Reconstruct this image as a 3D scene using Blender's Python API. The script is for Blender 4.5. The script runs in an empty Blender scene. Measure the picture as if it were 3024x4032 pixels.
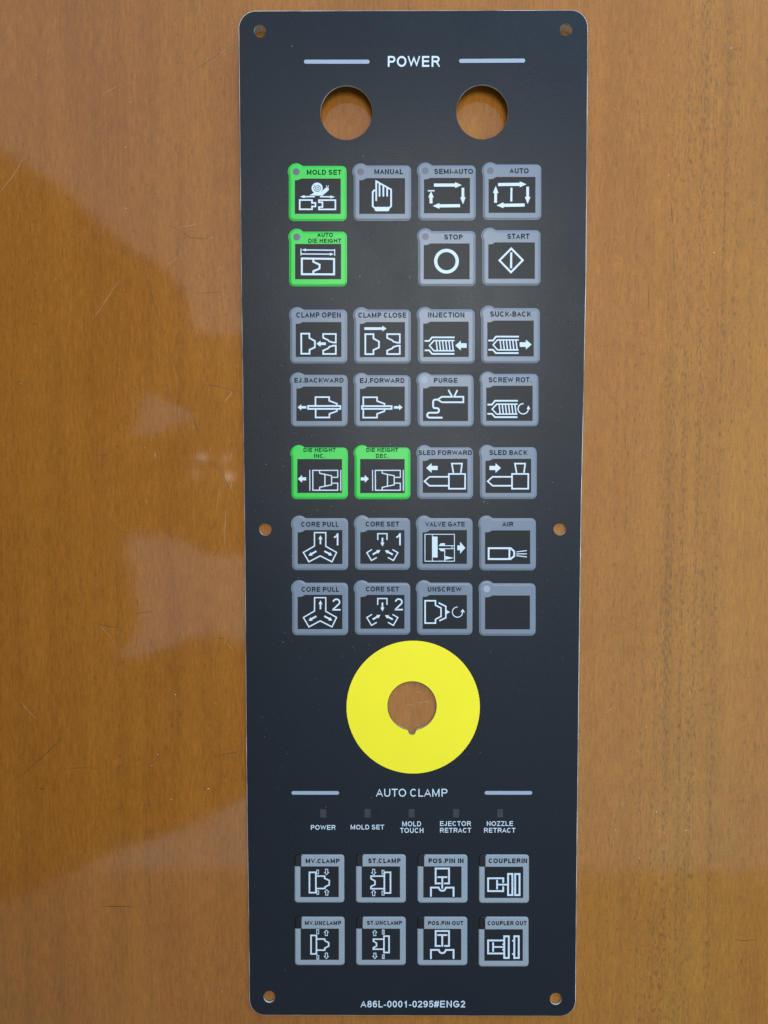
import bpy, bmesh, math, random
from mathutils import Vector, Matrix
R = random.Random(7)
sc = bpy.context.scene
COL = sc.collection

# ------------------------------------------------------------------ camera
H = 0.347                      # camera height over the panel face, metres
TILT = math.radians(2.9)
FPX = 3028.0                   # focal length in photo pixels (3024 x 4032)
cam = bpy.data.cameras.new('camera'); cam.sensor_fit = 'HORIZONTAL'
cam.sensor_width = 36.0; cam.lens = 36.0 * FPX / 3024.0
cam.clip_start = 0.01; cam.clip_end = 50
camo = bpy.data.objects.new('camera', cam); COL.objects.link(camo)
CY = H * math.tan(TILT)
camo.location = (0, CY, H); camo.rotation_euler = (-TILT, 0, 0)
sc.camera = camo

# ------------------------------------------------------------------ world (dim room) and lamps
w = bpy.data.worlds.new('World'); sc.world = w; w.use_nodes = True
bg = w.node_tree.nodes['Background']
bg.inputs[0].default_value = (0.88, 0.94, 1.0, 1); bg.inputs[1].default_value = 0.13
def area(name, loc, target, sx, sy, L, color):
    l = bpy.data.lights.new(name, 'AREA'); l.shape = 'RECTANGLE'; l.size = sx; l.size_y = sy
    l.energy = L * sx * sy * math.pi; l.color = color
    o = bpy.data.objects.new(name, l); COL.objects.link(o); o.location = loc
    d = Vector(target) - Vector(loc); o.rotation_euler = d.to_track_quat('-Z', 'Y').to_euler()
    return o
area('ceiling_light', (0.2, 0.66, 1.55), (0.2, 0.66, 0), 3.4, 3.3, 0.92, (0.52, 0.76, 1.0))
area('ceiling_light', (0.2, -1.70, 1.55), (0.2, -1.70, 0), 3.4, 1.40, 0.24, (0.60, 0.80, 1.0))  # dimmer strip added to soften the edge of the ceiling's reflection
area('sheen_lamp', (0.06, 0.165, 0.65), (0.06, 0.13, 0), 0.20, 0.20, 17.0, (1.0, 0.965, 0.88))  # added overhead source: gives the panel its sheen, set low for falloff outwards
area('window_light', (0.9, 2.0, 1.15), (0, 0, 0.1), 1.9, 0.9, 6.5, (0.30, 0.55, 1.0))
area('side_window_light', (1.9, 0.2, 0.75), (0, 0, 0), 1.4, 0.9, 2.2, (0.68, 0.84, 1.0))
sc.view_settings.view_transform = 'Standard'; sc.view_settings.look = 'None'
sc.view_settings.exposure = 0.13; sc.view_settings.gamma = 1.0

# ------------------------------------------------------------------ geometry of the view -> real positions
ZT = -0.0013                   # table surface; the panel face is at z = 0 where it lies flat
CT, ST = math.cos(TILT), math.sin(TILT)
RIGID = [None]
def lift(y):
    if RIGID[0] is not None:
        yc, z0, sl = RIGID[0]; return z0 + sl * (y - yc)
    return curl(y)
def curl(y):                   # the free top end of the flexible panel curls up off the table
    t = min(1.0, (y - 0.02) / 0.185)
    return 0.0 if t <= 0 else 0.0070 * (3 * t * t - 2 * t ** 3)
def hit(X, Y, zf):
    u = (X - 1512.0) / FPX; v = -(Y - 2016.0) / FPX
    dy = v * CT - ST; dz = -(CT + v * ST)
    z = zf(0)
    for _ in range(4):
        t = (H - z) / -dz
        y = CY + t * dy
        z = zf(y)
    return Vector((u * t, y, z))
def P(X, Y, dz=0.0): return hit(X, Y, lambda y: lift(y) + dz)
def PT(X, Y, dz=0.0): return hit(X, Y, lambda y: ZT + dz)

# ------------------------------------------------------------------ materials
def nmat(name):
    m = bpy.data.materials.new(name); m.use_nodes = True
    return m, m.node_tree, m.node_tree.nodes['Principled BSDF']
def N(nt, t, **kw):
    n = nt.nodes.new(t)
    for k, v in kw.items(): setattr(n, k, v)
    return n
def noise(nt, vec, scale, detail=2.0, rough=0.5, dim='3D'):
    n = N(nt, 'ShaderNodeTexNoise'); n.inputs['Scale'].default_value = scale
    n.inputs['Detail'].default_value = detail; n.inputs['Roughness'].default_value = rough
    nt.links.new(vec, n.inputs['Vector']); return n.outputs['Fac']
def mapping(nt, sx, sy, sz=1, rot=0.0, loc=(0, 0, 0)):
    tc = N(nt, 'ShaderNodeTexCoord'); mp = N(nt, 'ShaderNodeMapping')
    mp.inputs['Scale'].default_value = (sx, sy, sz); mp.inputs['Rotation'].default_value = (0, 0, rot)
    mp.inputs['Location'].default_value = loc
    nt.links.new(tc.outputs['Object'], mp.inputs['Vector']); return mp.outputs['Vector']
def ramp(nt, fac, stops):
    r = N(nt, 'ShaderNodeValToRGB'); e = r.color_ramp.elements
    while len(e) > 1: e.remove(e[-1])
    e[0].position, e[0].color = stops[0][0], stops[0][1]
    for p, c in stops[1:]:
        x = e.new(p); x.color = c
    nt.links.new(fac, r.inputs['Fac']); return r.outputs['Color']
def g(v): return (v, v, v, 1)
def mix(nt, fac, a, b, mode='MIX'):
    n = N(nt, 'ShaderNodeMix', data_type='RGBA', blend_type=mode)
    for s, v in ((0, fac), (6, a), (7, b)):
        if hasattr(v, 'is_output'): nt.links.new(v, n.inputs[s])
        else: n.inputs[s].default_value = v
    return n.outputs[2]
def math_(nt, op, a, b):
    n = N(nt, 'ShaderNodeMath', operation=op)
    for s, v in ((0, a), (1, b)):
        if hasattr(v, 'is_output'): nt.links.new(v, n.inputs[s])
        else: n.inputs[s].default_value = v
    return n.outputs[0]

def print_mat(name, col, rough=0.45, spec=0.4, grain=0.0, var=0.04, gscale=2600, smudge=False):
    m, nt, b = nmat(name)
    v = mapping(nt, 1, 1)
    f = noise(nt, v, 60, 3)
    c = ramp(nt, f, [(0.3, (*[x * (1 - var) for x in col], 1)), (0.7, (*[min(1, x * (1 + var)) for x in col], 1))])
    nt.links.new(c, b.inputs['Base Color'])
    b.inputs['Roughness'].default_value = rough; b.inputs['Specular IOR Level'].default_value = spec
    if smudge:
        nt.links.new(ramp(nt, noise(nt, mapping(nt, 22, 14), 1.0, 4, 0.6), [(0.3, g(rough - .05)), (0.7, g(rough + .06))]), b.inputs['Roughness'])
    if grain:
        bp = N(nt, 'ShaderNodeBump'); bp.inputs['Strength'].default_value = grain
        bp.inputs['Distance'].default_value = 0.0001
        nt.links.new(noise(nt, v, gscale, 2, 0.6), bp.inputs['Height'])
        nt.links.new(bp.outputs['Normal'], b.inputs['Normal'])
    return m
M_SHEET = print_mat('textured_black_film', (0.0085, 0.0110, 0.0150), 0.38, 0.27, grain=0.8, gscale=2300, smudge=True)
M_WIN = print_mat('dark_window_print', (0.017, 0.018, 0.020), 0.36, 0.17, grain=0.7, gscale=2300)
M_GREY = print_mat('grey_key_film', (0.195, 0.222, 0.262), 0.32, 0.30, grain=0.12)
M_SILVER = print_mat('silver_key_film', (0.30, 0.33, 0.36), 0.22, 0.6, grain=0.12)
M_GREEN = print_mat('green_key_film', (0.038, 0.54, 0.06), 0.36, 0.4, grain=0.12)
M_WHITE = print_mat('white_print', (0.64, 0.72, 0.78), 0.5, 0.2)
M_LINE = print_mat('pale_grey_print', (0.34, 0.395, 0.47), 0.45, 0.3)
M_INK = print_mat('navy_ink', (0.004, 0.006, 0.014), 0.6, 0.06)
M_INKG = print_mat('green_ink', (0.003, 0.022, 0.010), 0.6, 0.06)
M_YEL = print_mat('yellow_print', (0.95, 0.79, 0.020), 0.42, 0.3, var=0.015)
M_DOT = print_mat('smoked_dot', (0.12, 0.12, 0.145), 0.4, 0.4)
M_PALE = print_mat('frosted_dot', (0.34, 0.37, 0.42), 0.5, 0.4)
M_LED = print_mat('smoked_led_window', (0.046, 0.044, 0.045), 0.4, 0.3)
M_CORNER = print_mat('glossy_dark_corner', (0.010, 0.009, 0.009), 0.2, 0.4)
M_EDGE = print_mat('clear_cut_edge', (0.50, 0.48, 0.46), 0.25, 0.6, var=0.75)
M_UNDER = print_mat('panel_underside', (0.03, 0.03, 0.032), 0.6, 0.3)
M_CLOTH = print_mat('dark_clothing', (0.05, 0.038, 0.03), 0.9, 0.1)
M_DUST = print_mat('dust', (0.75, 0.75, 0.74), 0.7, 0.2)
M_SCRL = print_mat('pale_scratch', (0.44, 0.28, 0.13), 0.35, 0.5)
M_SCRD = print_mat('dark_scratch', (0.13, 0.055, 0.014), 0.5, 0.3)

def wood():
    m, nt, b = nmat('varnished_wood')
    rot = math.radians(-1.2)
    grain = noise(nt, mapping(nt, 130, 5, 1, rot), 1.0, 5, 0.6)
    broad = noise(nt, mapping(nt, 16, 1.6, 1, rot, (3, 1, 0)), 1.0, 3, 0.55)
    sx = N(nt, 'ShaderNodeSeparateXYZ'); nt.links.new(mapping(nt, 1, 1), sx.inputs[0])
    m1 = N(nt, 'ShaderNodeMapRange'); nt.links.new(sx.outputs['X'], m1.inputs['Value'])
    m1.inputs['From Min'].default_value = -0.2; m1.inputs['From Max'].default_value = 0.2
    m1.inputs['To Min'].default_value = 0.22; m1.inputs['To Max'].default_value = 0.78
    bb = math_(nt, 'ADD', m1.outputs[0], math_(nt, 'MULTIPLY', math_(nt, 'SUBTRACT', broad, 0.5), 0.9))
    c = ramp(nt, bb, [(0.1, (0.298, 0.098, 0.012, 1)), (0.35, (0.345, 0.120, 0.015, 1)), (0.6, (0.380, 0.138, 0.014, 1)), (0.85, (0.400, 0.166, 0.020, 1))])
    gr = ramp(nt, grain, [(0.34, g(0.90)), (0.5, g(0.99)), (0.68, g(1.06))])
    c = mix(nt, 1.0, c, gr, 'MULTIPLY')
    # cloudy mottling of the varnish
    mo = noise(nt, mapping(nt, 30, 24), 1.0, 4, 0.6)
    c = mix(nt, 0.8, c, ramp(nt, mo, [(0.3, (0.93, 0.90, 0.88, 1)), (0.7, (1.05, 1.05, 1.04, 1))]), 'MULTIPLY')
    fine = noise(nt, mapping(nt, 900, 130, 1, rot), 1.0, 4, 0.75)
    c = mix(nt, 1.0, c, ramp(nt, fine, [(0.3, g(0.78)), (0.7, g(1.18))]), 'MULTIPLY')
    mic = noise(nt, mapping(nt, 1, 1), 1500, 3, 0.8)
    c = mix(nt, 1.0, c, ramp(nt, mic, [(0.3, g(0.82)), (0.7, g(1.15))]), 'MULTIPLY')
    # open pores: short dark dashes along the grain, crowded in some bands
    tilt = math.radians(2.4)
    pn = noise(nt, mapping(nt, 1250, 330, 1, tilt), 1.0, 1.5, 0.5)
    cols = noise(nt, mapping(nt, 300, 2.5, 1, tilt, (11, 4, 0)), 1.0, 1, 0.5)       # pores line up in threads
    sepx = N(nt, 'ShaderNodeSeparateXYZ'); nt.links.new(mapping(nt, 1, 1, 1, tilt), sepx.inputs[0])
    d = math_(nt, 'DIVIDE', math_(nt, 'SUBTRACT', sepx.outputs['X'], 0.137), 0.021)
    env = math_(nt, 'DIVIDE', 1.0, math_(nt, 'ADD', 1.0, math_(nt, 'MULTIPLY', d, d)))   # one open-grained band right of the panel
    patch = noise(nt, mapping(nt, 40, 14, 1, tilt, (2, 7, 0)), 1.0, 2, 0.5)
    pv = math_(nt, 'ADD', math_(nt, 'ADD', pn, math_(nt, 'MULTIPLY', cols, 0.42)), math_(nt, 'ADD', math_(nt, 'MULTIPLY', env, 0.115), math_(nt, 'MULTIPLY', patch, 0.16)))
    pores = ramp(nt, math_(nt, 'MULTIPLY', pv, 0.8), [(0.765, g(0)), (0.86, g(1))])
    c = mix(nt, math_(nt, 'MULTIPLY', pores, 0.42), c, (0.085, 0.038, 0.013, 1))
    thr = math_(nt, 'MULTIPLY', env, ramp(nt, cols, [(0.45, g(0)), (0.65, g(1))]))
    c = mix(nt, math_(nt, 'MULTIPLY', thr, 0.08), c, (0.16, 0.08, 0.03, 1))
    # a few larger dark flecks
    fl = noise(nt, mapping(nt, 260, 90, 1, 0.2, (5, 9, 2)), 1.0, 2.0, 0.5)
    c = mix(nt, math_(nt, 'MULTIPLY', ramp(nt, fl, [(0.73, g(0)), (0.80, g(1))]), 0.35), c, (0.10, 0.045, 0.015, 1))
    nt.links.new(c, b.inputs['Base Color'])
    rg = noise(nt, mapping(nt, 60, 25), 1.0, 4, 0.6)
    nt.links.new(ramp(nt, rg, [(0.3, g(0.055)), (0.7, g(0.10))]), b.inputs['Coat Roughness'])
    b.inputs['Roughness'].default_value = 0.42; b.inputs['Specular IOR Level'].default_value = 0.10
    b.inputs['Coat Weight'].default_value = 1.0; b.inputs['Coat IOR'].default_value = 1.46
    bp = N(nt, 'ShaderNodeBump'); bp.inputs['Strength'].default_value = 0.12; bp.inputs['Distance'].default_value = 0.00006
    nt.links.new(noise(nt, mapping(nt, 250, 40), 1.0, 3, 0.6), bp.inputs['Height'])
    nt.links.new(bp.outputs['Normal'], b.inputs['Normal']); nt.links.new(bp.outputs['Normal'], b.inputs['Coat Normal'])
    return m
M_WOOD = wood()

# ------------------------------------------------------------------ object helpers
def mesh_obj(name, verts, faces, mats, parent=None, origin=(0, 0, 0), smooth=False, matidx=None):
    O = Vector(origin)
    me = bpy.data.meshes.new(name)
    me.from_pydata([tuple(Vector(v) - O) for v in verts], [], faces)
    for m in (mats if isinstance(mats, (list, tuple)) else [mats]): me.materials.append(m)
    if matidx: me.polygons.foreach_set('material_index', matidx)
    if smooth: me.polygons.foreach_set('use_smooth', [True] * len(me.polygons))
    me.update()
    o = bpy.data.objects.new(name, me); COL.objects.link(o)
    if parent:
        o.parent = parent
        wl = Vector(parent['_w']) if '_w' in parent else Vector(parent.location)
        o.location = O - wl
    else: o.location = O
    o['_w'] = tuple(O)
    return o
def empty(name, loc, label, cat):
    o = bpy.data.objects.new(name, None); COL.objects.link(o); o.location = loc; o.empty_display_size = 0.02
    o['label'] = label; o['category'] = cat; o['_w'] = tuple(loc); return o

class Flat:
    """flat print built from polygons in picture measure, laid on the panel; every piece sits a hair above the last"""
    def __init__(s, frame, dz): s.f, s.dz, s.v, s.fc, s.mi, s.n = frame, dz, [], [], [], 0
    def px(s, p): ox, oy, k = s.f; return (ox + p[0] * k, oy + p[1] * k)
    def poly(s, pts, mi=0):
        z = s.dz + s.n * 0.0000025; s.n += 1
        i = len(s.v)
        for p in pts: s.v.append(P(*s.px(p), z))
        s.fc.append(list(range(i, i + len(pts)))[::-1]); s.mi.append(mi)
    def disc(s, c, r, mi=0, n=28, ry=None):
        ry = ry or r
        s.poly([(c[0] + r * math.cos(2 * math.pi * k / n), c[1] + ry * math.sin(2 * math.pi * k / n)) for k in range(n)], mi)
    def strip(s, L, Rr, closed, mi=0):
        z = s.dz + s.n * 0.0000025; s.n += 1
        i = len(s.v); n = len(L)
        for p in L + Rr: s.v.append(P(*s.px(p), z))
        for k in range(n if closed else n - 1):
            j = (k + 1) % n
            s.fc.append([i + k, i + n + k, i + n + j, i + j][::-1]); s.mi.append(mi)
    def line(s, pts, wd, closed=False, rnd=False, mi=0):
        wd *= 0.9
        n = len(pts); L = []; Rr = []
        for k in range(n):
            p = Vector(pts[k])
            a = Vector(pts[(k - 1) % n]) if (closed or k > 0) else None
            b = Vector(pts[(k + 1) % n]) if (closed or k < n - 1) else None
            d1 = (p - a).normalized() if a is not None else None
            d2 = (b - p).normalized() if b is not None else None
            if d1 is None: d1 = d2
            if d2 is None: d2 = d1
            n1 = Vector((-d1.y, d1.x)); n2 = Vector((-d2.y, d2.x)); m = (n1 + n2)
            if m.length < 1e-4: m = n1
            m.normalize(); q = wd / 2 / max(0.42, m.dot(n1))
            L.append(tuple(p + m * q)); Rr.append(tuple(p - m * q))
        if rnd and closed:      # round outer corners: thin ring plus discs
            s.strip(L, Rr, True, mi)
        else: s.strip(L, Rr, closed, mi)
        if rnd and not closed:
            for p in (pts[0], pts[-1]): s.disc(p, wd / 2, mi, 16)
    def arrow(s, x0, y0, x1, y1, wd, hw, hl, mi=0):
        a, b = Vector((x0, y0)), Vector((x1, y1)); d = (b - a).normalized(); nn = Vector((-d.y, d.x)); c = b - d * hl
        s.poly([tuple(q) for q in (a + nn * wd / 2, c + nn * wd / 2, c + nn * hw / 2, b, c - nn * hw / 2, c - nn * wd / 2, a - nn * wd / 2)], mi)
    def arc(s, cx, cy, r, wd, a0, a1, n=36, mi=0):
        s.line([(cx + r * math.cos(a0 + (a1 - a0) * k / n), cy + r * math.sin(a0 + (a1 - a0) * k / n)) for k in range(n + 1)], wd, mi=mi)
    def text(s, body, box, wt=0.15, mi=0):
        polys, x0, x1 = lettering(body, wt)
        z0 = s.dz + s.n * 0.0000025; s.n += 1
        for lv, L, Rr, closed in polys:
            i = len(s.v); n = len(L)
            for v in L + Rr:
                q = (box[0] + (v[0] - x0) / (x1 - x0) * (box[2] - box[0]), box[3] - v[1] * (box[3] - box[1]))
                s.v.append(P(*s.px(q), z0 + lv * 0.000002))
            for k in range(n if closed else n - 1):
                j = (k + 1) % n
                s.fc.append([i + k, i + j, i + n + j, i + n + k]); s.mi.append(mi)
    def build(s, name, mats, parent, origin=None):
        if origin is None:
            c = Vector((0, 0, 0))
            for v in s.v: c += v
            origin = c / len(s.v)
        return mesh_obj(name, s.v, s.fc, mats, parent, origin, matidx=s.mi)
def ell(cx, cy, rx, ry, a0, a1, n=16):
    return [(cx + rx * math.cos(math.radians(a0 + (a1 - a0) * k / n)), cy + ry * math.sin(math.radians(a0 + (a1 - a0) * k / n))) for k in range(n + 1)]
# grotesque capitals as centre-line strokes: (advance, left bearing, width, [(points, extend start, extend end, closed)])
GL = {
 'A': (.93, 0, .93, [([(0, -.03), (.5, 1.06), (1, -.03)], 1, 1, 0), ([(.2, .30), (.8, .30)], 0, 0, 0)]),
 'B': (.93, .10, .75, [([(0, 0), (0, 1)], 1, 1, 0), ([(0, 1), (.56, 1)] + ell(.60, .765, .34, .235, 85, -85, 10) + [(.56, .53), (0, .53)], 0, 0, 0), ([(0, .53), (.6, .53)] + ell(.62, .265, .38, .265, 85, -85, 10) + [(.6, 0), (0, 0)], 0, 0, 0)]),
 'C': (1.0, .06, .88, [(ell(.5, .5, .5, .5, 42, 318, 26), 0, 0, 0)]),
 'D': (1.0, .11, .83, [([(0, 0), (0, 1)], 1, 1, 0), ([(0, 1), (.40, 1)] + ell(.45, .5, .55, .5, 85, -85, 14) + [(.40, 0), (0, 0)], 0, 0, 0)]),
 'E': (.93, .11, .74, [([(1, 1), (0, 1), (0, 0), (1, 0)], 1, 1, 0), ([(0, .52), (.95, .52)], 0, 1, 0)]),
 'F': (.85, .11, .69, [([(1, 1), (0, 1), (0, 0)], 1, 1, 0), ([(0, .5), (.86, .5)], 0, 1, 0)]),
 'G': (1.09, .06, .93, [(ell(.5, .5, .5, .5, 42, 305, 24) + [(1, .2), (1, .45), (.55, .45)], 0, 1, 0)]),
 'H': (1.0, .11, .79, [([(0, 0), (0, 1)], 1, 1, 0), ([(1, 0), (1, 1)], 1, 1, 0), ([(0, .53), (1, .53)], 0, 0, 0)]),
 'I': (.39, .12, 0, [([(0, 0), (0, 1)], 1, 1, 0)]),
 'J': (.70, .04, .55, [([(1, 1), (1, .3)] + ell(.5, .28, .5, .28, -8, -180, 12), 1, 0, 0)]),
 'K': (.93, .11, .82, [([(0, 0), (0, 1)], 1, 1, 0), ([(.98, 1.05), (0, .30)], 1, 0, 0), ([(.36, .58), (1.0, -.05)], 0, 1, 0)]),
 'L': (.78, .10, .63, [([(0, 1), (0, 0), (1, 0)], 1, 1, 0)]),
 'M': (1.16, .10, .95, [([(0, 0), (0, 1)], 1, 1, 0), ([(1, 0), (1, 1)], 1, 1, 0), ([(.02, 1.06), (.5, -.04), (.98, 1.06)], 1, 1, 0)]),
 'N': (1.0, .11, .78, [([(0, 0), (0, 1)], 1, 1, 0), ([(1, 0), (1, 1)], 1, 1, 0), ([(.0, 1.06), (1.0, -.06)], 1, 1, 0)]),
 'O': (1.09, .05, .98, [(ell(.5, .5, .5, .5, 0, 348.75, 31), 0, 0, 1)]),
 'P': (.93, .11, .77, [([(0, 0), (0, 1)], 1, 1, 0), ([(0, 1), (.6, 1)] + ell(.64, .735, .36, .265, 85, -85, 10) + [(.6, .47), (0, .47)], 0, 0, 0)]),
 'R': (1.0, .11, .85, [([(0, 0), (0, 1)], 1, 1, 0), ([(0, 1), (.6, 1)] + ell(.62, .75, .32, .25, 85, -85, 10) + [(.6, .5), (0, .5)], 0, 0, 0), ([(.50, .5), (.68, .38), (1.0, -.06)], 0, 1, 0)]),
 'S': (.93, .06, .80, [(ell(.49, .75, .43, .25, 12, 252, 16) + ell(.5, .255, .5, .255, 74, -165, 18), 0, 0, 0)]),
 'T': (.85, .03, .79, [([(0, 1), (1, 1)], 1, 1, 0), ([(.5, 1), (.5, 0)], 0, 1, 0)]),
 'U': (1.0, .11, .79, [([(0, 1), (0, .36)] + ell(.5, .33, .5, .33, 184, 356, 14) + [(1, .36), (1, 1)], 1, 1, 0)]),
 'V': (.93, 0, .93, [([(0, 1.03), (.5, -.06), (1, 1.03)], 1, 1, 0)]),
 'W': (1.32, 0, 1.30, [([(0, 1.03), (.25, -.06), (.5, 1.05), (.75, -.06), (1, 1.03)], 1, 1, 0)]),
 'Z': (.85, .04, .78, [([(0.03, 1), (1, 1), (0, 0), (1, 0)], 1, 1, 0)]),
 '0': (.777, .06, .66, [(ell(.5, .5, .5, .5, 0, 348.75, 31), 0, 0, 1)]),
 '1': (.777, .14, .40, [([(1, 0), (1, 1)], 1, 1, 0), ([(1, 1.0), (.62, .80), (0, .66)], 0, 0, 0)]),
 '2': (.777, .04, .68, [(ell(.5, .72, .47, .28, 172, -25, 16) + [(.66, .42), (0.02, .04), (.02, 0), (1, 0)], 0, 1, 0)]),
 '5': (.777, .06, .66, [([(.92, 1), (.22, 1), (.07, .50)] + ell(.48, .33, .52, .33, 128, -160, 18), 1, 0, 0)]),
 '6': (.777, .06, .66, [(ell(.5, .31, .5, .31, 0, 345, 23), 0, 0, 1), (ell(.55, .5, .55, .5, 190, 42, 16), 0, 0, 0)]),
 '8': (.777, .06, .66, [(ell(.5, .76, .43, .24, 0, 345, 23), 0, 0, 1), (ell(.5, .26, .5, .26, 0, 345, 23), 0, 0, 1)]),
 '9': (.777, .06, .66, [(ell(.5, .69, .5, .31, 0, 345, 23), 0, 0, 1), (ell(.45, .5, .55, .5, 10, -138, 16), 0, 0, 0)]),
 '-': (.465, .05, .36, [([(0, .30), (1, .30)], 1, 1, 0)]),
 '.': (.39, .12, 0, [([(0, -.12), (0, .13)], 0, 0, 0)]),
 '#': (.777, .01, .76, [([(.10, 0), (.36, 1)], 1, 1, 0), ([(.64, 0), (.90, 1)], 1, 1, 0), ([(0, .72), (1, .72)], 1, 1, 0), ([(0, .30), (1, .30)], 1, 1, 0)]),
}
def lettering(body, wt):
    out = []; x = 0.0; xs = []
    h = wt / 2
    for ch in body:
        if ch == ' ': x += .36; continue
        adv, lsb, W, strokes = GL[ch]
        W = max(W, wt)
        for lv, (pts, e0, e1, closed) in enumerate(strokes):
            q = [Vector((x + lsb + h + a * (W - wt), h + b * (1 - wt))) for a, b in pts]
            if not closed:
                if e0: q[0] = q[0] + (q[0] - q[1]).normalized() * h
                if e1: q[-1] = q[-1] + (q[-1] - q[-2]).normalized() * h
            n = len(q); L = []; Rr = []
            for k in range(n):
                d1 = (q[k] - q[k - 1]).normalized() if (closed or k) else None
                d2 = (q[(k + 1) % n] - q[k]).normalized() if (closed or k < n - 1) else None
                d1 = d1 or d2; d2 = d2 or d1
                n1 = Vector((-d1.y, d1.x)); m = n1 + Vector((-d2.y, d2.x))
                if m.length < 1e-4: m = n1.copy()
                m.normalize(); r = h / max(.30, m.dot(n1))
                for lst, sg in ((L, 1), (Rr, -1)):
                    v = q[k] + m * r * sg
                    lst.append((max(x + lsb, min(x + lsb + W, v.x)), max(0.0, min(1.0, v.y))))
            out.append((lv, L, Rr, closed)); xs += [v[0] for v in L + Rr]
        x += adv + (.05 if wt < .2 else .03)
    return out, min(xs), max(xs)

# ------------------------------------------------------------------ the table
tv = [(-1.1, -1.0, ZT), (1.1, -1.0, ZT), (1.1, 1.0, ZT), (-1.1, 1.0, ZT)]
bm = bmesh.new()
top = [bm.verts.new(v) for v in tv]; bot = [bm.verts.new((v[0], v[1], ZT - 0.025)) for v in tv]
bm.faces.new(top); bm.faces.new(bot[::-1])
for k in range(4): bm.faces.new((bot[k], bot[(k + 1) % 4], top[(k + 1) % 4], top[k]))
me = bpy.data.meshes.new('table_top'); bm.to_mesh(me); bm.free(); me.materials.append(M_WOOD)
table = bpy.data.objects.new('table_top', me); COL.objects.link(table); table['kind'] = 'structure'
table['_w'] = (0, 0, 0)

ZA = (0, 0, .6028); ZB = (0, 1300, .6028); ZC = (0, 2700, .6028); ZR = (2200, 0, .5877); ZS = (2200, 2700, .6022); ZU = (0, 0, 1)
def ribbon(V, F, frame, pts, wd, dz):
    pts = [Vector((frame[0] + p[0] * frame[2], frame[1] + p[1] * frame[2])) for p in pts]
    out = []
    for k in range(len(pts) - 1):
        n = max(2, int((pts[k + 1] - pts[k]).length / 14))
        for j in range(n): out.append(pts[k].lerp(pts[k + 1], j / n))
    out.append(pts[-1]); n = len(out); i = len(V)
    for k, p in enumerate(out):
        d = (out[min(k + 1, n - 1)] - out[max(k - 1, 0)]).normalized(); nn = Vector((-d.y, d.x))
        p = p + nn * R.uniform(-.5, .5)
        t = k / (n - 1); ww = wd * (0.25 + 0.75 * math.sin(math.pi * min(1, max(0, t))) ** 0.7) * R.uniform(.55, 1.15) / 2
        for s_ in (1, -1):
            q = p + nn * ww * s_; V.append(PT(q.x, q.y, dz))
    for k in range(n - 1): F.append((i + 2 * k, i + 2 * k + 1, i + 2 * k + 3, i + 2 * k + 2)[::-1])
dark = [(ZA, [(930, 1740), (985, 1900), (1060, 2157)], 3), (ZB, [(1100, 115), (1165, 285), (1205, 400)], 3),
    (ZB, [(1235, 515), (1275, 600), (1320, 735)], 2.5), (ZB, [(1305, 348), (1440, 372), (1578, 410)], 3.5),
    (ZB, [(600, 823), (710, 817)], 3), (ZB, [(590, 970), (650, 910), (715, 835)], 2.5),
    (ZB, [(1215, 862), (1290, 853), (1370, 868), (1430, 895), (1500, 1040), (1550, 1150)], 3.5),
    (ZB, [(1320, 905), (1385, 970)], 3), (ZB, [(1385, 1485), (1442, 1408)], 4), (ZB, [(1362, 1650), (1410, 1580)], 2.5),
    (ZB, [(860, 1855), (1005, 1835)], 3), (ZB, [(632, 1920), (720, 1935), (810, 1950)], 4), (ZB, [(770, 1310), (865, 1325)], 3),
    (ZB, [(1405, 2005), (1470, 2018)], 4), (ZB, [(985, 2010), (1000, 2085)], 3), (ZB, [(890, 1760), (905, 1805)], 4),
    (ZB, [(270, 880), (340, 830), (425, 760)], 2.5), (ZB, [(1300, 1085), (1345, 1045)], 3),
    (ZC, [(112, 605), (230, 510), (350, 395), (420, 330)], 5), (ZC, [(398, 552), (520, 535), (650, 540)], 3),
    (ZC, [(760, 548), (805, 513)], 4), (ZC, [(1390, 467), (1480, 447), (1600, 423)], 3.5), (ZC, [(1355, 665), (1465, 628), (1482, 600)], 2.5),
    (ZC, [(925, 795), (1010, 758)], 3), (ZC, [(668, 1440), (790, 1442), (890, 1447)], 5), (ZC, [(735, 820), (785, 800)], 5),
    (ZC, [(255, 670), (290, 675)], 8), (ZC, [(960, 600), (975, 560)], 4), (ZC, [(1575, 600), (1590, 560)], 3),
    (ZA, [(1180, 1510), (1240, 1550), (1330, 1560), (1395, 1545)], 3), (ZA, [(1250, 475), (1400, 375), (1555, 275)], 4),
    (ZA, [(1280, 1917), (1450, 1907)], 3), (ZA, [(1295, 1775), (1340, 1820)], 4), (ZA, [(940, 2122), (1000, 2130)], 3),
    (ZA, [(1180, 880), (1265, 955), (1225, 1045)], 2.2), (ZA, [(445, 1290), (450, 1310)], 7), (ZA, [(205, 1695), (212, 1715)], 8),
    (ZS, [(1150, 1660), (1210, 1668), (1290, 1660)], 5), (ZS, [(1160, 770), (1205, 745)], 4), (ZA, [(1090, 1465), (1160, 1497), (1245, 1465)], 2.4),
    (ZR, [(755, 1360), (762, 1500)], 5), (ZR, [(765, 1640), (778, 1820)], 4), (ZR, [(600, 1900), (606, 2090)], 3.5), (ZR, [(758, 1270), (760, 1340)], 3)]
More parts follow.
